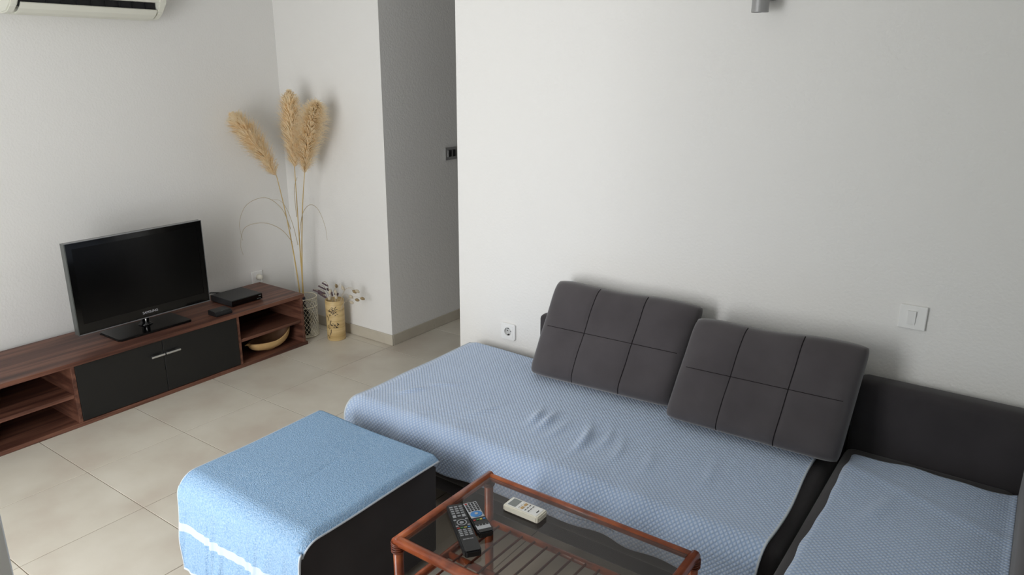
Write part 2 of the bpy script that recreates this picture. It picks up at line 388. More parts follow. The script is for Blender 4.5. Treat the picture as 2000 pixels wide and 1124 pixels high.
# ------------------------------------------------------------------ boxes on the bench
stb = thing('set_top_box', (-.20, 1.69, SZ), 'flat black receiver box standing beside the television', 'receiver')
bm = bmesh.new(); box(bm, -.305, -.102, 1.582, 1.792, SZ+.004, SZ+.040, .003, 2); done('case', bm, 'box_top', stb)
fp = boxo('front_panel', 'tv_gloss', -.103, -.0985, 1.584, 1.790, SZ+.006, SZ+.038, stb, .001, 1)
boxo('display_mark', 'lcd', -.0990, -.0982, 1.765, 1.780, SZ+.026, SZ+.030, fp)
boxo('display_mark', 'lcd', -.0990, -.0982, 1.752, 1.778, SZ+.012, SZ+.014, fp)
for a in (-.29, -.125):
    for b in (1.60, 1.77): boxo('foot', 'black_plastic', a, a+.014, b, b+.014, SZ, SZ+.005, stb)
adopt(stb)
sb = thing('adapter_box', (-.06, 1.485, SZ), 'small black adapter box in front of the flat receiver', 'box')
bm = bmesh.new(); prism(bm, [(-.102, SZ), (-.020, SZ), (-.018, SZ+.010), (-.030, SZ+.026), (-.100, SZ+.028)], 1.428, 1.530, 'y')
bmesh.ops.bevel(bm, geom=list(bm.edges), offset=.0025, segments=2, affect='EDGES'); done('case', bm, 'black_plastic', sb)
boxo('status_light', 'lcd', -.040, -.034, 1.470, 1.482, SZ+.0235, SZ+.0262, sb)
adopt(sb)
tag(tubeo('cable', 'black_plastic', [(-.335, 1.535, SZ+.005), (-.345, 1.56, SZ+.028), (-.33, 1.60, SZ+.044), (-.322, 1.66, SZ+.03), (-.34, 1.70, SZ+.006), (-.37, 1.78, SZ+.005)], .004, None, 6),
    'thin black cable looping behind the flat receiver box', 'cable')

# ------------------------------------------------------------------ leaf-shaped bowl in the open shelf
bowl = thing('wooden_bowl', (-.085, 1.80, .021), 'pale leaf-shaped wooden bowl lying in the bench\'s lower open shelf', 'bowl')
def bowl_pt(u, v, off=0):
    # u 0..1 around, v 0..1 from foot to rim
    a = 2*PI*u; c, s_ = math.cos(a), math.sin(a)
    L = .150 if c > 0 else .150; W_ = .070
    k = (.26+.74*math.sin(v*PI/2)**.9)
    pinch = abs(s_)**1.15*(1 if s_ > 0 else -1)
    y = c*L*k*(1-off); x = pinch*W_*k*(1-off)
    z = .006+(v**1.7)*(.056+.046*max(0, c)**1.5+.006*max(0, -c)**2)+off*.05
    return Vector((-.085+x, 1.800+y, .021+z))
sheet('shell', 'bowl_out', 40, 10, lambda u, v: bowl_pt(u, v), bowl)
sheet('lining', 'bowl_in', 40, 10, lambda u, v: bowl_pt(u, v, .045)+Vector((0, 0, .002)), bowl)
sheet('rim', 'bowl_out', 40, 1, lambda u, v: bowl_pt(u, 1, .045*v)+Vector((0, 0, .0025*math.sin(v*PI))), bowl)
bm = bmesh.new(); lathe(bm, [(.024, 0), (.024, .006), (.019, .012)], 20, (0, 0, 0), True); bmesh.ops.scale(bm, vec=(.85, 1.5, 1), verts=bm.verts); bmesh.ops.translate(bm, vec=(-.085, 1.80, .021), verts=bm.verts)
done('foot', bm, 'bowl_out', bowl, True)
tubeo('tip', 'bowl_out', [bowl_pt(.5, 1)+Vector((0, .012, -.003)), bowl_pt(.5, 1)+Vector((.002, -.010, .003)), bowl_pt(.5, 1)+Vector((.004, -.024, .002))], [.009, .006, .002], bowl, 8)
adopt(bowl)

# ------------------------------------------------------------------ air conditioner
ac = thing('air_conditioner', (XL, 1.135, 1.90), 'white wall-mounted air conditioner above the television', 'air conditioner')
A0, A1 = .775, 1.505
def acp(d, z): return (XL+d, z)
bm = bmesh.new()
prism(bm, [acp(0, 1.905), acp(.055, 1.900), acp(.085, 1.905), acp(.10, 1.925), acp(.10, 1.985), acp(.185, 1.985), acp(.205, 2.02), acp(.21, 2.10), acp(.195, 2.165), acp(.16, 2.185), acp(0, 2.19)], A0+.035, A1-.035)
done('body', bm, 'ac_plastic', ac)
for a, b in ((A0, A0+.036), (A1-.036, A1)):
    bm = bmesh.new()
    prism(bm, [acp(0, 1.907), acp(.055, 1.902), acp(.11, 1.908), acp(.155, 1.935), acp(.19, 1.985), acp(.208, 2.02), acp(.212, 2.10), acp(.195, 2.165), acp(.16, 2.187), acp(0, 2.192)], a, b)
    bmesh.ops.bevel(bm, geom=list(bm.edges), offset=.006, segments=2, affect='EDGES'); done('end_cap', bm, 'ac_plastic', ac)
bm = bmesh.new(); prism(bm, [acp(.088, 1.902), acp(.12, 1.907), acp(.150, 1.924), acp(.168, 1.947), acp(.163, 1.951), acp(.145, 1.930), acp(.117, 1.914), acp(.088, 1.908)], A0+.045, A1-.042)
done('louver', bm, 'ac_plastic', ac, False)
sl = boxo('air_slot', 'slot_dark', XL+.101, XL+.150, A0+.040, A1-.040, 1.935, 1.984, ac)
for k in range(9): boxo('slot_vane', 'dark_steel', XL+.150, XL+.158, A0+.09+k*.068, A0+.094+k*.068, 1.950, 1.984, sl)
adopt(ac)

# ------------------------------------------------------------------ wall fittings
def plate_y(name, x, z, label, cat, w=.082):     # fitting on the sofa wall (faces -Y)
    t = thing(name, (x, YW, z), label, cat)
    boxo('cover_plate', 'white_plastic', x-w/2, x+w/2, YW-.010, YW+.001, z-w/2, z+w/2, t, .003, 2)
    return t
SX, SZ_ = 1.605, .456
t = thing('wall_socket', (SX, YW, SZ_), 'white round-pin wall socket beside the sofa\'s left end', 'socket')
def sq(a, h): q = max(abs(math.cos(a)), abs(math.sin(a))); return (h*math.cos(a)/q, h*math.sin(a)/q)
bm = bmesh.new(); rings = []
for f_, d_ in ((lambda a: sq(a, .041), .001), (lambda a: sq(a, .041), -.009), (lambda a: sq(a, .040), -.011), (lambda a: sq(a, .0285), -.0112), (lambda a: sq(a, .028), -.0125),
               (lambda a: (.0205*math.cos(a), .0205*math.sin(a)), -.0125), (lambda a: (.0190*math.cos(a), .0190*math.sin(a)), .010)):
    rings.append([bm.verts.new((SX+f_(2*PI*(k+.5)/40)[0], YW+d_, SZ_+f_(2*PI*(k+.5)/40)[1])) for k in range(40)])
for r0, r1 in zip(rings, rings[1:]):
    for k in range(40): bm.faces.new((r0[k], r0[(k+1) % 40], r1[(k+1) % 40], r1[k]))
done('cover_plate', bm, 'white_plastic', t)
bm = bmesh.new(); tube(bm, [(SX, YW-.0005, SZ_), (SX, YW+.0095, SZ_)], .0195, 32); wl = done('socket_well', bm, 'well_shade', t)
for dx in (-.0095, .0095):
    bm = bmesh.new(); tube(bm, [(SX+dx, YW-.0012, SZ_), (SX+dx, YW+.004, SZ_)], .0028, 10); done('pin_hole', bm, 'slot_dark', wl)
for dz in (-.0165, .0165): boxo('earth_clip', 'dark_steel', SX-.003, SX+.003, YW-.0105, YW, SZ_+dz-.002, SZ_+dz+.002, wl)
adopt(t)
t = plate_y('light_switch', 3.300, .876, 'white light switch on the wall above the dark sofa backrest', 'switch', .084)
bm = bmesh.new(); prism(bm, [(YW-.010, .876-.024), (YW-.012, .876-.024), (YW-.0165, .876+.024), (YW-.010, .876+.024)], 3.297-.0125, 3.297+.0125, 'x'); done('rocker', bm, 'white_plastic', t)
adopt(t)
t = thing('hall_light_switch', (XH, 2.90, 1.14), 'chrome-edged double switch plate on the shaded hallway wall', 'switch')
boxo('cover_plate', 'brushed_metal', XH-.001, XH+.009, 2.85, 2.955, 1.098, 1.178, t, .002, 2)
for a in (2.872, 2.912): boxo('rocker', 'dark_steel', XH+.008, XH+.015, a, a+.030, 1.118, 1.162, t, .002, 1)
for a in (2.871, 2.911): boxo('trim_strip', 'chrome', XH+.008, XH+.016, a-.002, a+.002, 1.118, 1.160, t)
boxo('trim_strip', 'chrome', XH+.004, XH+.012, 2.848, 2.852, 1.099, 1.177, t)
adopt(t)
t = thing('wall_socket_with_plug', (XL, 2.015, .36), 'white socket with a plugged-in cord behind the bench', 'socket')
boxo('cover_plate', 'white_plastic', XL-.001, XL+.010, 1.976, 2.056, .318, .398, t, .003, 2)
bm = bmesh.new(); tube(bm, [(XL+.010, 2.022, .360), (XL+.030, 2.022, .360), (XL+.042, 2.022, .350)], [.019, .018, .010], 14); pl = done('plug', bm, 'cream_plastic', t, True)
tubeo('cord', 'cord_white', [(XL+.040, 2.022, .350), (XL+.045, 2.024, .32), (XL+.030, 2.026, .27), (XL+.022, 2.026, .16), (XL+.02, 2.02, .01)], .0035, pl, 6)
adopt(t)
# metal wall spotlight at the top edge
t = thing('wall_lamp', (2.705, YW, 1.95), 'grey metal cylinder wall lamp at the photo\'s top edge', 'lamp')
bm = bmesh.new(); lathe(bm, [(.024, .004), (.024, .02), (.027, .02), (.0285, 0), (.0285, .150), (.024, .150), (.024, .130), (.0005, .130)], 56, (2.700, YW-.075, 1.868)); tbd = done('tube_body', bm, 'brushed_metal', t, False, False)
bm = bmesh.new(); lathe(bm, [(.0005, .012), (.016, .014), (.023, .022)], 24, (2.700, YW-.075, 1.868)); done('bulb_face', bm, 'bulb', tbd, True, False)
boxo('wall_bracket', 'brushed_metal', 2.688, 2.712, YW-.050, YW+.001, 1.925, 1.960, t, .003, 1)
boxo('back_plate', 'brushed_metal', 2.670, 2.730, YW-.012, YW+.001, 1.91, 1.99, t, .003, 1)
adopt(t)

# ------------------------------------------------------------------ sofa
sofa = thing('corner_sofa', (2.6, 1.45, 0), 'dark grey suede corner sofa along the wall', 'sofa')
ZB, ZM, ZR = .11, .380, .388
boxo('seat', 'suede_dark', 1.425, 3.155, 1.075, 1.870, ZB+.05, ZM, sofa, .055, 5, True)
boxo('plinth', 'suede_dark', 1.435, 3.150, 1.100, 1.865, ZB, ZB+.09, sofa, .010, 2, True)
boxo('seat', 'suede_dark', 3.166, 3.690, .480, 1.870, ZB+.05, ZR, sofa, .035, 4, True)
boxo('plinth', 'suede_dark', 3.172, 3.690, .500, 1.865, ZB, ZB+.09, sofa, .010, 2, True)
boxo('backrest', 'suede_dark', 1.822, 3.160, 1.876, 1.942, ZB+.03, .606, sofa, .022, 3, True)
boxo('backrest', 'suede_dark', 3.168, 3.900, 1.845, 1.940, ZB+.03, .650, sofa, .030, 4, True)
boxo('armrest', 'suede', 3.688, 3.900, .480, 1.843, ZB, .560, sofa, .050, 5, True)
for x, y in ((1.50, 1.16), (1.50, 1.80), (3.08, 1.16), (3.08, 1.80), (3.24, .56), (3.80, .56), (3.80, 1.76)):
    bm = bmesh.new(); lathe(bm, [(.018, 0), (.024, ZB+.002)], 14, (x, y, 0), True); done('leg', bm, 'black_plastic', sofa, True)
adopt(sofa)

# throws over the seats
def path_y(y_back, y_front, z_top, z_hem, r):
    """arc-length path: flat from the back to the front edge, quarter round, straight down"""
    L1 = y_back-(y_front+r); L2 = r*PI/2; L3 = (z_top-r)-z_hem; tot = L1+L2+L3
    def f(s):
        s = s*tot
        if s < L1: return Vector((0, y_back-s, z_top)), Vector((0, 0, 1))
        if s < L1+L2:
            a = (s-L1)/r; return Vector((0, y_front+r-r*math.sin(a), z_top-r+r*math.cos(a))), Vector((0, -math.sin(a), math.cos(a)))
        return Vector((0, y_front, z_top-r-(s-L1-L2))), Vector((0, -1, 0))
    return f, tot
pf, ptot = path_y(1.868, 1.064, ZM+.005, .235, .062)
TX0, TX1 = 1.432, 3.120
wr = [(2.150, 1.375, .075, .013, -.20), (2.205, 1.370, .085, .014, -.12), (2.275, 1.33, .09, .006, .05), (2.390, 1.335, .105, .017, -.22), (2.455, 1.38, .10, .006, -.17), (2.53, 1.33, .12, .006, -.2),
      (2.65, 1.32, .11, .004, -.2), (1.595, 1.275, .075, .011, .52), (1.66, 1.40, .08, .006, .9), (2.85, 1.36, .10, .004, -.1), (1.95, 1.30, .1, .004, .3)]
def wrinkle(x, y):
    h = 0
    for wx, wy, ln, amp, ang in wr:
        dx, dy = x-wx, y-wy; a = PI/2-ang
        s_ = dx*math.cos(a)+dy*math.sin(a); c_ = -dx*math.sin(a)+dy*math.cos(a)-1.2*s_*s_
        h += amp*math.exp(-(s_/ln)**2*1.6)*math.exp(-(c_/.016)**2)
    return h
def th_main(u, v):
    p, nrm = pf(v); x = TX0+(TX1-TX0)*u
    edge = .010*math.sin(x*5+1)+.006*math.sin(x*13)
    p = p.copy(); p.x = x+(-.012*math.sin(v*7)-.010*v+.02*max(0, v-.7))*(u > .5)*((u-.5)*2)**4
    w = min(1, max(0, (v-.72)/.28)); lift = .002+wrinkle(x, p.y)*(1 if p.z > ZM-.02 else 0)+.0025*smooth_noise(x, p.y, 9)
    p += nrm*(max(0, lift)+w*.008*(1+math.sin(x*19+math.sin(x*7)*2)))
    if v > .97: p.z += edge*.6
    if v < .02: p.y += edge*.4
    # the left edge bends over the end of the seat
    if u < .02: p.z -= .012*(1-u/.02); p.x -= .010*(1-u/.02)
    return p
tm = sheet('sofa_throw', 'throw_blue', 260, 170, th_main, None, lambda u, v: (TX0+(TX1-TX0)*u, ptot*v), .006)
tag(tm, 'large pale blue waffle-weave throw over the long sofa seat', 'throw')
def strip(parent, name, m, fn, n=120, w=.007, off=.0045):
    """narrow hem band along a sheet edge: fn(t, k) with k 0..1 across"""
    return sheet(name, m, n, 3, lambda a, b: fn(a, b), parent, None, .008)
strip(tm, 'hem', 'hem', lambda a, b: th_main(1-.0035*b, a)+Vector((0, 0, .0015)))
strip(tm, 'hem', 'hem', lambda a, b: th_main(.0035*b, a)+Vector((-.001, 0, .001)))

def th_right(u, v):
    # chaise seat throw: u across x, v from back to front; left edge tucks into the gap
    x = 3.186+.502*u; y = 1.792-1.20*v
    z = ZR+.006+.0035*smooth_noise(x, y, 8)+.006*math.exp(-((x-3.34-.25*(y-1.45))/.025)**2)*math.exp(-((y-1.47)/.10)**2)+.004*math.exp(-((y-1.66+.4*(x-3.3))/.03)**2)
    y += (.006*math.sin(x*19)+.004*math.sin(x*41+1))*max(0, 1-v*8) - .05*(1-u)**2*max(0, 1-v*5)*0
    e = max(0, 1-u/.055); z -= .035*e**1.6; x -= .004*e + (.004*math.sin(y*17)+.004*math.sin(y*39))*e
    e2 = max(0, 1-(1-u)/.04); z += .006*e2
    return Vector((x, y, z))
tr_ = sheet('chaise_throw', 'throw_blue', 110, 220, th_right, None, lambda u, v: (.48*u, 1.24*v), .006)
tag(tr_, 'blue-grey waffle-weave throw on the chaise seat at the right edge', 'throw')

# ------------------------------------------------------------------ big back cushions
def cushion(name, label, BL, BR, TL, TR, T_, tilt_pts=None):
    """pillow spanned by four corners of its middle surface (bottom-left, bottom-right, top-left, top-right)"""
    BL, BR, TL, TR = map(Vector, (BL, BR, TL, TR))
    nrm = (BR-BL).cross(TL-BL).normalized()               # towards the viewer (-Y)
    if nrm.y > 0: nrm = -nrm
    def mid(u, v):
        cu = (2*u-1); cv = (2*v-1)
        # corners pulled in slightly between, so the outline bows
        uu = u+(-.012*cu)*(1-cv*cv)*0; vv = v
        return (BL*(1-uu)+BR*uu)*(1-vv)+(TL*(1-uu)+TR*uu)*vv
    seams = (.335, .665)
    def th(u, v):
        a = max(0, 1-abs(2*u-1)**9)**.42; b = max(0, 1-abs(2*v-1)**8)**.42
        t = T_/2*a*b*(1-.12*(2*v-1))
        g = 0
        for s in seams: g += .8*math.exp(-((u-s)/.011)**2)
        g += .5*math.exp(-((v-.52)/.014)**2)*(1 if u < .97 else 0)
        t -= min(1, g)*.005*a*b
        t += .004*smooth_noise(u*6, v*6, 1.6)*a*b
        return t
    nu, nv = 72, 48
    def fn(side):
        def f(u, v):
            # rounded-rectangle outline
            cu, cv = 2*u-1, 2*v-1; k = .04
            ru = cu*(1-k*abs(cv)**14*.5); rv = cv*(1-k*abs(cu)**14*.9)
            bow = .004*math.sin(u*PI*3+.6)*max(0, cv)**4
            return mid((ru+1)/2, (rv+1)/2)+nrm*th(u, v)*side+Vector((0, 0, bow))
        return f
    F, B = fn(1), fn(-1)
    vs = []; fs = []
    for q, g in ((0, F), (1, B)):
        base = len(vs)
        for j in range(nv+1):
            for i in range(nu+1): vs.append(tuple(g(i/nu, j/nv)))
        for j in range(nv):
            for i in range(nu):
                a = base+j*(nu+1)+i; f = (a, a+1, a+nu+2, a+nu+1); fs.append(f if q == 0 else f[::-1])
    me = bpy.data.meshes.new(name); me.from_pydata(vs, [], fs)
    bm = bmesh.new(); bm.from_mesh(me); bmesh.ops.remove_doubles(bm, verts=bm.verts, dist=.0008); bmesh.ops.recalc_face_normals(bm, faces=bm.faces); bm.to_mesh(me); bm.free()
    o = link(name, me, 'suede', None, True); tag(o, label, 'cushion', 'big back cushions leaning on the sofa wall')
    for s in seams:
        tubeo('seam', 'seam', [F(s, .02+.96*k/40)+nrm*.0004 for k in range(41)], .0019, o, 5)
    for a, b in ((.06, seams[0]), seams, (seams[1], .95)):
        tubeo('seam', 'seam', [F(a+(b-a)*k/14, .52)+nrm*.0002 for k in range(15)], .0013, o, 5)
    return o
cushion('back_cushion', 'dark grey stitched sofa cushion, the left one, partly behind its neighbour', (1.902, 1.702, .396), (2.545, 1.745, .396), (1.936, 1.862, .792), (2.598, 1.868, .798), .140)
cushion('back_cushion', 'dark grey stitched sofa cushion, the right one, overlapping its neighbour', (2.553, 1.664, .396), (3.180, 1.676, .396), (2.596, 1.806, .770), (3.208, 1.810, .792), .145)

# ------------------------------------------------------------------ ottoman and towel
ot = thing('ottoman', (1.755, .607, 0), 'square dark grey suede ottoman beside the glass table', 'ottoman')
OX0, OX1, OY0, OY1, OZ = 1.462, 2.050, .318, .900, .395
prof = [(OY0+.008, .028), (OY1-.008, .028), (OY1, .036)]
prof += [(OY1-.030+.030*math.cos(a*PI/12), OZ-.030+.030*math.sin(a*PI/12)) for a in range(7)]
prof += [(OY0+.062-.062*math.sin(a*PI/16), OZ-.062+.062*math.cos(a*PI/16)) for a in range(9)] + [(OY0, .036)]
bm = bmesh.new(); prism(bm, prof, OX0, OX1, 'x')
bmesh.ops.bevel(bm, geom=[e for e in bm.edges if abs(e.verts[0].co.x-e.verts[1].co.x) < 1e-6], offset=.010, segments=3, affect='EDGES')
bd = done('body', bm, 'suede_dark', ot, True)
for f in bd.data.polygons: f.use_smooth = len(f.vertices) == 4 and abs(f.normal.x) < .95
for x in (OX0+.10, OX1-.10):
    for y in (OY0+.14, OY1-.10):
        bm = bmesh.new(); lathe(bm, [(.020, 0), (.022, .03)], 12, (x, y, 0), True); done('leg', bm, 'black_plastic', ot, True)
adopt(ot)
of, otot = path_y(OY1+.004, OY0-.006, OZ+.005, .072, .065)
def th_ot(u, v):
    p, nrm = of(v); w = OX1-OX0
    x = OX0-.010+(w+.022)*u
    p = p.copy(); p.x = x
    hang = min(1, max(0, (v-.66)/.34))
    e = .45*max(0, 1-u/.04)+max(0, 1-(1-u)/.05)
    if hang == 0 or p.z > OZ-.03: p.z -= .020*e**1.8*(1-hang)
    p += nrm*(.003*smooth_noise(x*1.3, p.y, 8)+.003)
    fl_ = math.sin(x*62+2.2*math.sin(x*15+.6)+.8*v)*.5+.5
    fl2 = math.sin(x*27+1.1)*.5+.5
    fl3 = math.sin((x+.05*hang)*118+1.9*math.sin(x*31)+.5)*.5+.5
    p.y -= (hang**.9)*(.007*fl_**2+.004*fl2+.013*fl3**2*(.5+.5*fl2)+.003)
    p.x += hang*.006*math.sin(x*30)+.004*hang*u
    if v > .6: p.z += hang*hang*(.014*math.sin(x*9.5+2.2)-.010)*(v > .93)*((v-.93)/.07)**2
    # shallow crease across the top
    p.z += -.003*math.exp(-((x-1.80+.10*(p.y-.62))/.010)**2)*(1-hang)*math.exp(-((p.y-.62)/.10)**2)
    return p
tw = sheet('towel', 'terry_blue', 200, 170, th_ot, None, None, .006)
tag(tw, 'light blue terry towel with a pale woven band draped over the ottoman', 'towel')
tw.data.materials.append(MATS['terry_band'])
for f in tw.data.polygons:
    j = f.index//200
    if .812 < (j+.5)/170 < .846: f.material_index = 1
strip(tw, 'hem', 'hem', lambda a, b: th_ot(1-.006*b, a)+Vector((.0006, 0, .0005)), 150)
strip(tw, 'hem', 'hem', lambda a, b: th_ot(.003*b, a)+Vector((-.0006, 0, .0005)), 150)
strip(tw, 'hem', 'hem', lambda a, b: th_ot(a, 1-.005*b)+Vector((0, -.0006, 0)), 200)

# ------------------------------------------------------------------ rattan table
tbl = thing('coffee_table', (2.66, .64, 0), 'low rattan cane coffee table with a smoked glass top', 'coffee table')
GX0, GX1, GY0, GY1, GZ = 2.322, 3.002, .436, .845, .452
R_ = .0145
def cane(name, pts, r=R_, m='rattan'): return tubeo(name, m, pts, r, tbl, 14)
cane('top_rail', [(GX0, GY0-.01, GZ), (GX0, (GY0+GY1)/2, GZ+.001), (GX0, GY1+.01, GZ)])
cane('top_rail', [(GX1, GY0-.01, GZ), (GX1, (GY0+GY1)/2, GZ+.001), (GX1, GY1+.01, GZ)])
cane('top_rail', [(GX0-.006, GY0, GZ), ((GX0+GX1)/2, GY0-.001, GZ), (GX1+.006, GY0, GZ)])
cane('top_rail', [(GX0-.006, GY1, GZ), ((GX0+GX1)/2, GY1+.001, GZ), (GX1+.006, GY1, GZ)], .012)
SHZ = .288
for x in (GX0, GX1):
    for y in (GY0, GY1):
        lg = cane('leg', [(x, y, 0), (x, y, .2), (x, y, GZ+.004)], .0140)
        bm = bmesh.new()
        for k in range(5): tube(bm, [(x+(.0170)*math.cos(a), y+(.0170)*math.sin(a), GZ-.028+k*.0058+.002*math.sin(a+k)) for a in [2*PI*q/14 for q in range(15)]], .0028, 5)
        done('cane_binding', bm, 'rattan_dark', lg, True)
    cane('shelf_rail', [(x, GY0, SHZ), (x, (GY0+GY1)/2, SHZ+.001), (x, GY1, SHZ)], .012)
YMID = (GY0+GY1)/2
for y in (GY0, YMID, GY1): cane('shelf_rail', [(GX0, y, SHZ), ((GX0+GX1)/2, y, SHZ), (GX1, y, SHZ)], .0105)
k = GX0+.045
while k < GX1-.02:
    cane('shelf_rod', [(k, GY0, SHZ+.004), (k, YMID, SHZ+.0105), (k, GY1, SHZ+.004)], .0036, 'rattan_dark'); k += .0453
boxo('glass_top', 'smoked_glass', GX0+.013, GX1-.013, GY0+.013, GY1-.011, GZ+.002, GZ+.008, tbl)
adopt(tbl)
GT = GZ+.0082

# ------------------------------------------------------------------ remote controls
def remote(name, label, top, bot, W_, H_, m, taper=1.0):
    top, bot = Vector((*top, 0)), Vector((*bot, 0)); d = (top-bot); L = d.length; c = (top+bot)/2
    t = thing(name, (c.x, c.y, GT), label, 'remote control', 'remote controls on the glass table', math.atan2(d.y, d.x)-PI/2)
    bm = bmesh.new()
    prism(bm, [(-W_/2, -L/2+.006), (-W_/2*.82, -L/2), (W_/2*.82, -L/2), (W_/2, -L/2+.006), (W_/2, L/2-.004), (W_/2*.9, L/2), (-W_/2*.9, L/2), (-W_/2, L/2-.004)], 0, H_, 'z')
    bmesh.ops.bevel(bm, geom=list(bm.edges), offset=.0035, segments=2, affect='EDGES')
    done('case', bm, m, t, False); return t, L
def key(t, m, x, y, w, h, z, r=None, name='key'):
    if r:
        bm = bmesh.new(); lathe(bm, [(r, -.001), (r, .0012), (r*.85, .0018)], 24, (x, y, z), True); return done(name, bm, m, t)
    return boxo(name, m, x-w/2, x+w/2, y-h/2, y+h/2, z-.001, z+.0014, t)
t, L = remote('remote_control', 'long black television remote with many small grey keys', (2.360, .630), (2.540, .492), .048, .020, 'black_plastic')
z = .020
for c in range(3):
    for r in range(4): key(t, 'key_light', -.0135+c*.0135, L/2-.018-r*.0105, .0095, .0055, z)
for c in (-1, 1): key(t, 'key_light', c*.0135, L/2-.064, .009, .013, z)
key(t, 'key_light', 0, L/2-.064, .009, .006, z)
bm = bmesh.new()
for a in range(24):
    a0, a1 = 2*PI*a/24, 2*PI*(a+1)/24
    v = [bm.verts.new((q*math.cos(b), L/2-.096+q*math.sin(b), z+.0012)) for q, b in ((.011, a0), (.0145, a0), (.0145, a1), (.011, a1))]; bm.faces.new(v)
done('navigation_ring', bm, 'key_light', t); key(t, 'key_light', 0, L/2-.096, 0, 0, z, .006)
for sx in (-1, 1):
    for sy in (-1, 1): key(t, 'key_light', sx*.0165, L/2-.096+sy*.0145, .007, .005, z)
for c, m_ in enumerate(('key_red', 'key_green', 'key_yellow', 'remote_blue')): key(t, m_, -.0150+c*.0100, L/2-.120, .007, .003, z)
for c in range(3):
    for r in range(4): key(t, 'key_light', -.0130+c*.0130, L/2-.130-r*.0082, .0090, .0045, z)
text('logo', 'SAMSUNG', .0062, 'logo_silver', t, Matrix.Translation((0, L/2-.172, z+.0003)))
t, L = remote('remote_control', 'short silver-faced remote with a blue oval navigation pad', (2.388, .664), (2.516, .580), .045, .019, 'black_plastic')
z = .019
boxo('face_panel', 'remote_silver', -.0195, .0195, -.005, L/2-.004, z-.001, z+.0008, t, .0006, 1)
boxo('face_panel', 'remote_silver', -.0195, .0195, -L/2+.016, -L/2+.038, z-.001, z+.0008, t, .0006, 1)
for c in range(4):
    for r in range(5): key(t, 'key_red' if (c == 0 and r == 0) else 'key_dark', -.0138+c*.0092, L/2-.011-r*.0088, .0058, .0050, z+.0008)
bm = bmesh.new(); lathe(bm, [(.0168, 0), (.0168, .0016), (.0150, .0024)], 32, (0, 0, 0), True); bmesh.ops.scale(bm, vec=(1, .82, 1), verts=bm.verts); bmesh.ops.translate(bm, vec=(0, L/2-.066, z+.0004), verts=bm.verts); done('navigation_pad', bm, 'remote_blue', t)
key(t, 'remote_silver', 0, L/2-.066, 0, 0, z+.0024, .0050)
for c, m_ in enumerate(('key_red', 'key_green', 'key_yellow', 'remote_blue')): key(t, m_, -.0141+c*.0094, -.016, .0062, .0048, z)
for c in range(4): key(t, 'key_dark', -.0141+c*.0094, -L/2+.034, .0064, .0052, z+.0008)
t, L = remote('remote_control', 'cream-white air conditioner remote with a small grey display', (2.474, .737), (2.596, .737), .052, .020, 'cream_plastic')
z = .020
boxo('face_panel', 'white_plastic', -.020, .020, -L/2+.010, L/2-.007, z-.001, z+.0006, t)
boxo('display', 'lcd', -.0175, .0175, L/2-.038, L/2-.012, z, z+.0012, t)
for c in range(3): key(t, 'white_plastic', -.012+c*.012, L/2-.045, .007, .006, z+.0006)
for c in (-.009, .009): key(t, 'bowl_out', c, L/2-.057, .012, .008, z+.0006)
for r in range(2):
    for c in range(3): key(t, 'grey_line', -.012+c*.012, L/2-.070-r*.011, .007, .0022, z+.0006)
key(t, 'key_dark', 0, -L/2+.018, .012, .0022, z+.0006, name='printed_mark')

# ------------------------------------------------------------------ wire basket with pampas
bx, by, br, bh = -.150, 2.122, .088, .258
bk = thing('wire_basket', (bx, by, 0), 'tall cream wire-mesh basket on the floor beside the bench', 'basket')
bm = bmesh.new(); K = 24
for s_ in (-1, 1):
    for k in range(K):
        pts = []
        for q in range(19):
            h = q/18; a = 2*PI*k/K+s_*h*PI*.62; pts.append((bx+br*math.cos(a), by+br*math.sin(a), .008+h*(bh-.012)))
        tube(bm, pts, .0013, 4, False)
wm = done('wire_mesh', bm, 'wire_white', bk, True); tag(wm, kind='stuff')
for z in (.006, .200, bh):
    tubeo('ring', 'wire_white', [(bx+br*math.cos(2*PI*k/36), by+br*math.sin(2*PI*k/36), z) for k in range(37)], .003, bk, 6)
bm = bmesh.new(); lathe(bm, [(.0005, .003), (br-.001, .003), (br-.001, .006), (.0005, .006)], 32, (bx, by, 0)); done('base_plate', bm, 'wire_white', bk)
adopt(bk)
bo = thing('bottle', (bx+.004, by-.002, .006), 'dark glass bottle standing inside the cream wire basket', 'bottle')
bm = bmesh.new(); lathe(bm, [(.0005, .0), (.033, .0), (.036, .004), (.036, .135), (.033, .155), (.022, .178), (.0145, .195), (.0135, .236), (.0155, .237), (.0155, .244), (.0005, .244)], 28); done('glass_body', bm, 'bottle_glass', bo, True, False)
bm = bmesh.new(); lathe(bm, [(.0158, .205), (.0162, .246), (.0140, .250), (.0005, .250)], 24); done('cap', bm, 'bottle_cap', bo, True, False)
def bez(a, b, c, n=16):
    a, b, c = map(Vector, (a, b, c)); return [a*(1-t)**2+b*2*t*(1-t)+c*t*t for t in [k/n for k in range(n+1)]]
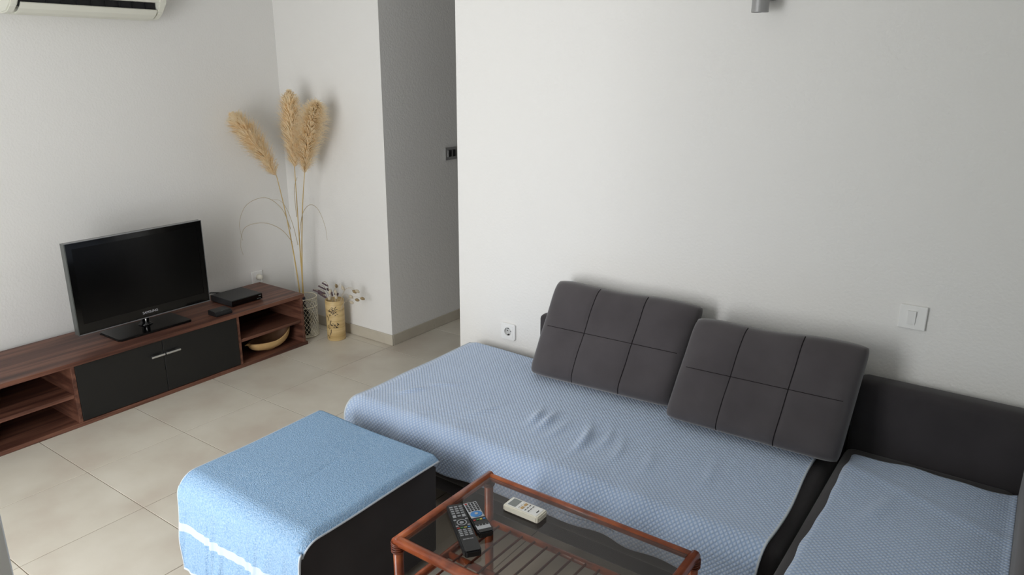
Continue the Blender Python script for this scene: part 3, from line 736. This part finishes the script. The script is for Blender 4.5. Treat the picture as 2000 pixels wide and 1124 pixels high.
def pampas(label, foot, knee, base, tip, bend, width, side, blades):
    t = thing('pampas_plume', foot, label, 'dried plume', 'dried pampas grass in the wire basket')
    st = bez(foot, knee, base, 20); tubeo('stalk', 'stalk', st, [.0052-.0030*k/20 for k in range(21)], t, 7)
    rach = bez(base, bend, tip, 40); tubeo('plume_stem', 'stalk', rach, [.0022-.0016*k/40 for k in range(41)], t, 5)
    vs, fs = [], []; rnd = random.Random(hash(label) % 1000 if False else len(label))
    side = Vector(side)
    for k in range(2600):
        u = rnd.random()**.9; q = u*39.99; i = int(q); p = rach[i].lerp(rach[i+1], q-i); d = (rach[i+1]-rach[i]).normalized()
        a = rnd.random()*2*PI; e1 = d.orthogonal().normalized(); e2 = d.cross(e1); out = e1*math.cos(a)+e2*math.sin(a)
        out = (out+side*1.1).normalized() if side.length else out
        env = math.sin(PI*min(1, (u*.86+.10)))**.7*(1 if u < .86 else 1-.55*(u-.86)/.14)
        ln = width*env*(.85+.75*rnd.random())
        tipd = (d*(.95+.4*rnd.random())+out*(.72+.45*rnd.random())).normalized()
        wv = d.cross(out).normalized()*(.0011+.0012*rnd.random()); jit = Vector((rnd.uniform(-1, 1), rnd.uniform(-1, 1), rnd.uniform(-1, 1)))*.006
        p1 = p+tipd*ln*.5+out*ln*.10+jit*.4; p2 = p+tipd*ln*.82+out*ln*.16+jit+side*ln*.05; p3 = p+tipd*ln*1.0+out*ln*.30-Vector((0, 0, .14*ln))+jit*1.6
        b = len(vs); vs += [p-wv*.5, p+wv*.5, p1-wv, p1+wv, p2-wv*.8, p2+wv*.8, p3]
        fs += [(b, b+1, b+3, b+2), (b+2, b+3, b+5, b+4), (b+4, b+5, b+6)]
    me = bpy.data.meshes.new('plume'); me.from_pydata([tuple(v) for v in vs], [], fs); link('plume', me, 'pampas_hair', t)
    for pts in blades:
        P_ = [Vector(p) for p in pts]; cur = []
        for k in range(len(P_)-1):                       # Catmull-Rom through the blade's points
            a, b, c, d = P_[max(k-1, 0)], P_[k], P_[k+1], P_[min(k+2, len(P_)-1)]
            for s in range(6):
                h = s/6; cur.append(.5*((2*b)+(c-a)*h+(2*a-5*b+4*c-d)*h*h+(3*b-a-3*c+d)*h**3))
        cur.append(P_[-1]); n_ = len(cur); tubeo('leaf_blade', 'blade', cur, [.0022-.0015*k/(n_-1) for k in range(n_)], t, 5)
    adopt(t); return t
PB = (bx-.036, by+.020)
pampas('beige pampas plume leaning left towards the television', (PB[0]-.012, PB[1]+.01, .008), (PB[0]-.012, PB[1]+.0, .55), (-.205, 2.045, 1.035), (-.338, 1.868, 1.405), (-.258, 1.965, 1.25), .088, (.22, -.36, -.12),
       [[(-.17, 2.09, .70), (-.20, 2.06, .83), (-.27, 2.0, .90), (-.35, 1.92, .86), (-.385, 1.88, .75), (-.37, 1.88, .64)],
        [(-.165, 2.09, .62), (-.21, 2.05, .70), (-.28, 1.98, .745), (-.36, 1.90, .72), (-.38, 1.87, .62), (-.365, 1.87, .55)]])
pampas('tallest upright beige pampas plume, middle of the three', (PB[0]+.006, PB[1]+.012, .008), (PB[0]+.010, PB[1]+.01, .55), (-.118, 2.115, 1.085), (-.112, 2.112, 1.535), (-.108, 2.115, 1.30), .084, (-.05, -.06, 0),
       [[(-.14, 2.112, .60), (-.155, 2.10, .72), (-.18, 2.08, .83), (-.215, 2.06, .88), (-.26, 2.03, .885)],
        [(-.13, 2.112, .78), (-.118, 2.10, .95), (-.07, 2.09, 1.03), (-.10, 2.10, 1.0)]])
pampas('beige pampas plume leaning right over the niche wall', (PB[0]+.020, PB[1]-.008, .008), (PB[0]+.024, PB[1]-.005, .60), (-.045, 2.128, 1.055), (.135, 2.110, 1.475), (.010, 2.120, 1.29), .086, (.06, -.08, -.02),
       [[(-.125, 2.118, .66), (-.09, 2.125, .80), (-.02, 2.13, .865), (.05, 2.135, .84), (.095, 2.14, .74), (.105, 2.14, .66)]])

# ------------------------------------------------------------------ bamboo vase with dried flowers
vx, vy, vr, vh = .068, 2.195, .058, .262
va = thing('bamboo_vase', (vx, vy, 0), 'tall bamboo vase with a black leaf print on the floor', 'vase')
bm = bmesh.new(); lathe(bm, [(.0005, .0), (vr*.96, .0), (vr, .004), (vr*1.0, .12), (vr*1.01, vh-.003), (vr*.985, vh), (vr*.92, vh), (vr*.90, .02), (.0005, .02)], 40, (vx, vy, 0))
done('body', bm, 'bamboo', va, True, False)
bm = bmesh.new(); rnd = random.Random(3)
def leafquad(a, z, ang, ln, w):
    def P(s, t): 
        aa = a+(s*math.cos(ang)-t*math.sin(ang))/vr; zz = z+s*math.sin(ang)+t*math.cos(ang); rr = vr*1.012+.0004
        return bm.verts.new((vx+rr*math.cos(aa), vy+rr*math.sin(aa), zz))
    bm.faces.new((P(0, 0), P(ln*.4, w), P(ln, 0), P(ln*.4, -w)))
a_c = math.atan2(-.80-vy, 3.58-vx)
for zc, n_ in ((.205, 13), (.185, 12), (.108, 15)):
    for k in range(n_): leafquad(a_c-.30+rnd.uniform(-.35, .55), zc+rnd.uniform(-.016, .016), rnd.choice((.5, .2, -.4, 2.6, 3.4, -.2, 1.0))+rnd.uniform(-.3, .3), rnd.uniform(.014, .022), .0024)
for k in range(16): leafquad(a_c-.72+rnd.uniform(-.08, .08)-.12*math.sin(k), .165-k*.010, PI/2+rnd.uniform(-.4, .4), .018, .0028)
done('leaf_print', bm, 'print_black', va, False, False)
adopt(va)
rnd = random.Random(11)
def arc_stem(x, y, dx, dy, h, droop):
    return bez((vx+x*.4, vy+y*.4, .05), (vx+x+dx*.1, vy+y+dy*.1, vh+h*1.6), (vx+x+dx, vy+y+dy, vh+h*.88-droop), 12)
LAV = [(-.03, .01, -.06, -.02, .105, .0), (-.03, 0, -.075, -.03, .085, .0), (-.035, -.01, -.085, -.05, .06, 0), (-.02, -.02, -.04, -.05, .07, 0), (-.03, .02, -.055, 0, .055, 0),
       (-.01, -.03, -.02, -.05, .05, 0), (.015, -.02, .01, -.02, .065, 0), (.02, .0, .03, -.01, .055, 0), (0, .01, -.005, .0, .06, 0), (-.04, 0, -.06, -.04, .035, 0)]
for k, a in enumerate(LAV):
    pts = arc_stem(*a); t = thing('lavender_sprig', tuple(pts[0]), 'dried dark lavender sprig standing in the bamboo vase', 'dried flower', 'lavender sprigs in the bamboo vase')
    tubeo('stem', 'dry_stem', pts, .0012, t, 5)
    bm = bmesh.new()
    for q in range(9):
        p = pts[12].lerp(pts[7], q/9); tube(bm, [p+Vector((rnd.uniform(-.003, .003), rnd.uniform(-.003, .003), -.004)), p, p+Vector((rnd.uniform(-.005, .005), rnd.uniform(-.005, .005), .006))], [.0022, .0058, .0015], 6)
    done('flower_spike', bm, 'lavender', t, True); adopt(t)
BUN = [(.01, 0, -.02, .03, .10, 0), (.03, .0, .05, .0, .115, .0), (.02, -.01, .03, -.02, .088, 0), (.045, .0, .115, .015, .095, .0), (.045, .0, .135, .02, .10, 0), (.045, -.01, .11, 0, .062, 0), (.05, 0, .135, .01, .036, 0), (.05, -.01, .12, -.01, .022, .0),
       (.0, -.01, .005, -.02, .08, 0), (.04, 0, .17, .03, .045, 0), (.03, -.02, .045, -.03, .06, 0), (.015, -.02, .02, -.04, .045, 0)]
for k, a in enumerate(BUN):
    pts = arc_stem(*a); t = thing('bunny_tail_flower', tuple(pts[0]), 'dried pale bunny-tail grass fanning out of the bamboo vase', 'dried flower', 'bunny tails in the bamboo vase')
    tubeo('stem', 'bunny', pts, .0009, t, 5)
    d = (pts[12]-pts[11]).normalized(); p = pts[12]
    bm = bmesh.new(); tube(bm, [p-d*.003, p+d*.005, p+d*.014, p+d*.024, p+d*.031], [.003, .0085, .0100, .0072, .0015], 9); done('seed_head', bm, 'bunny' if k % 3 else 'dry_stem', t, True); adopt(t)
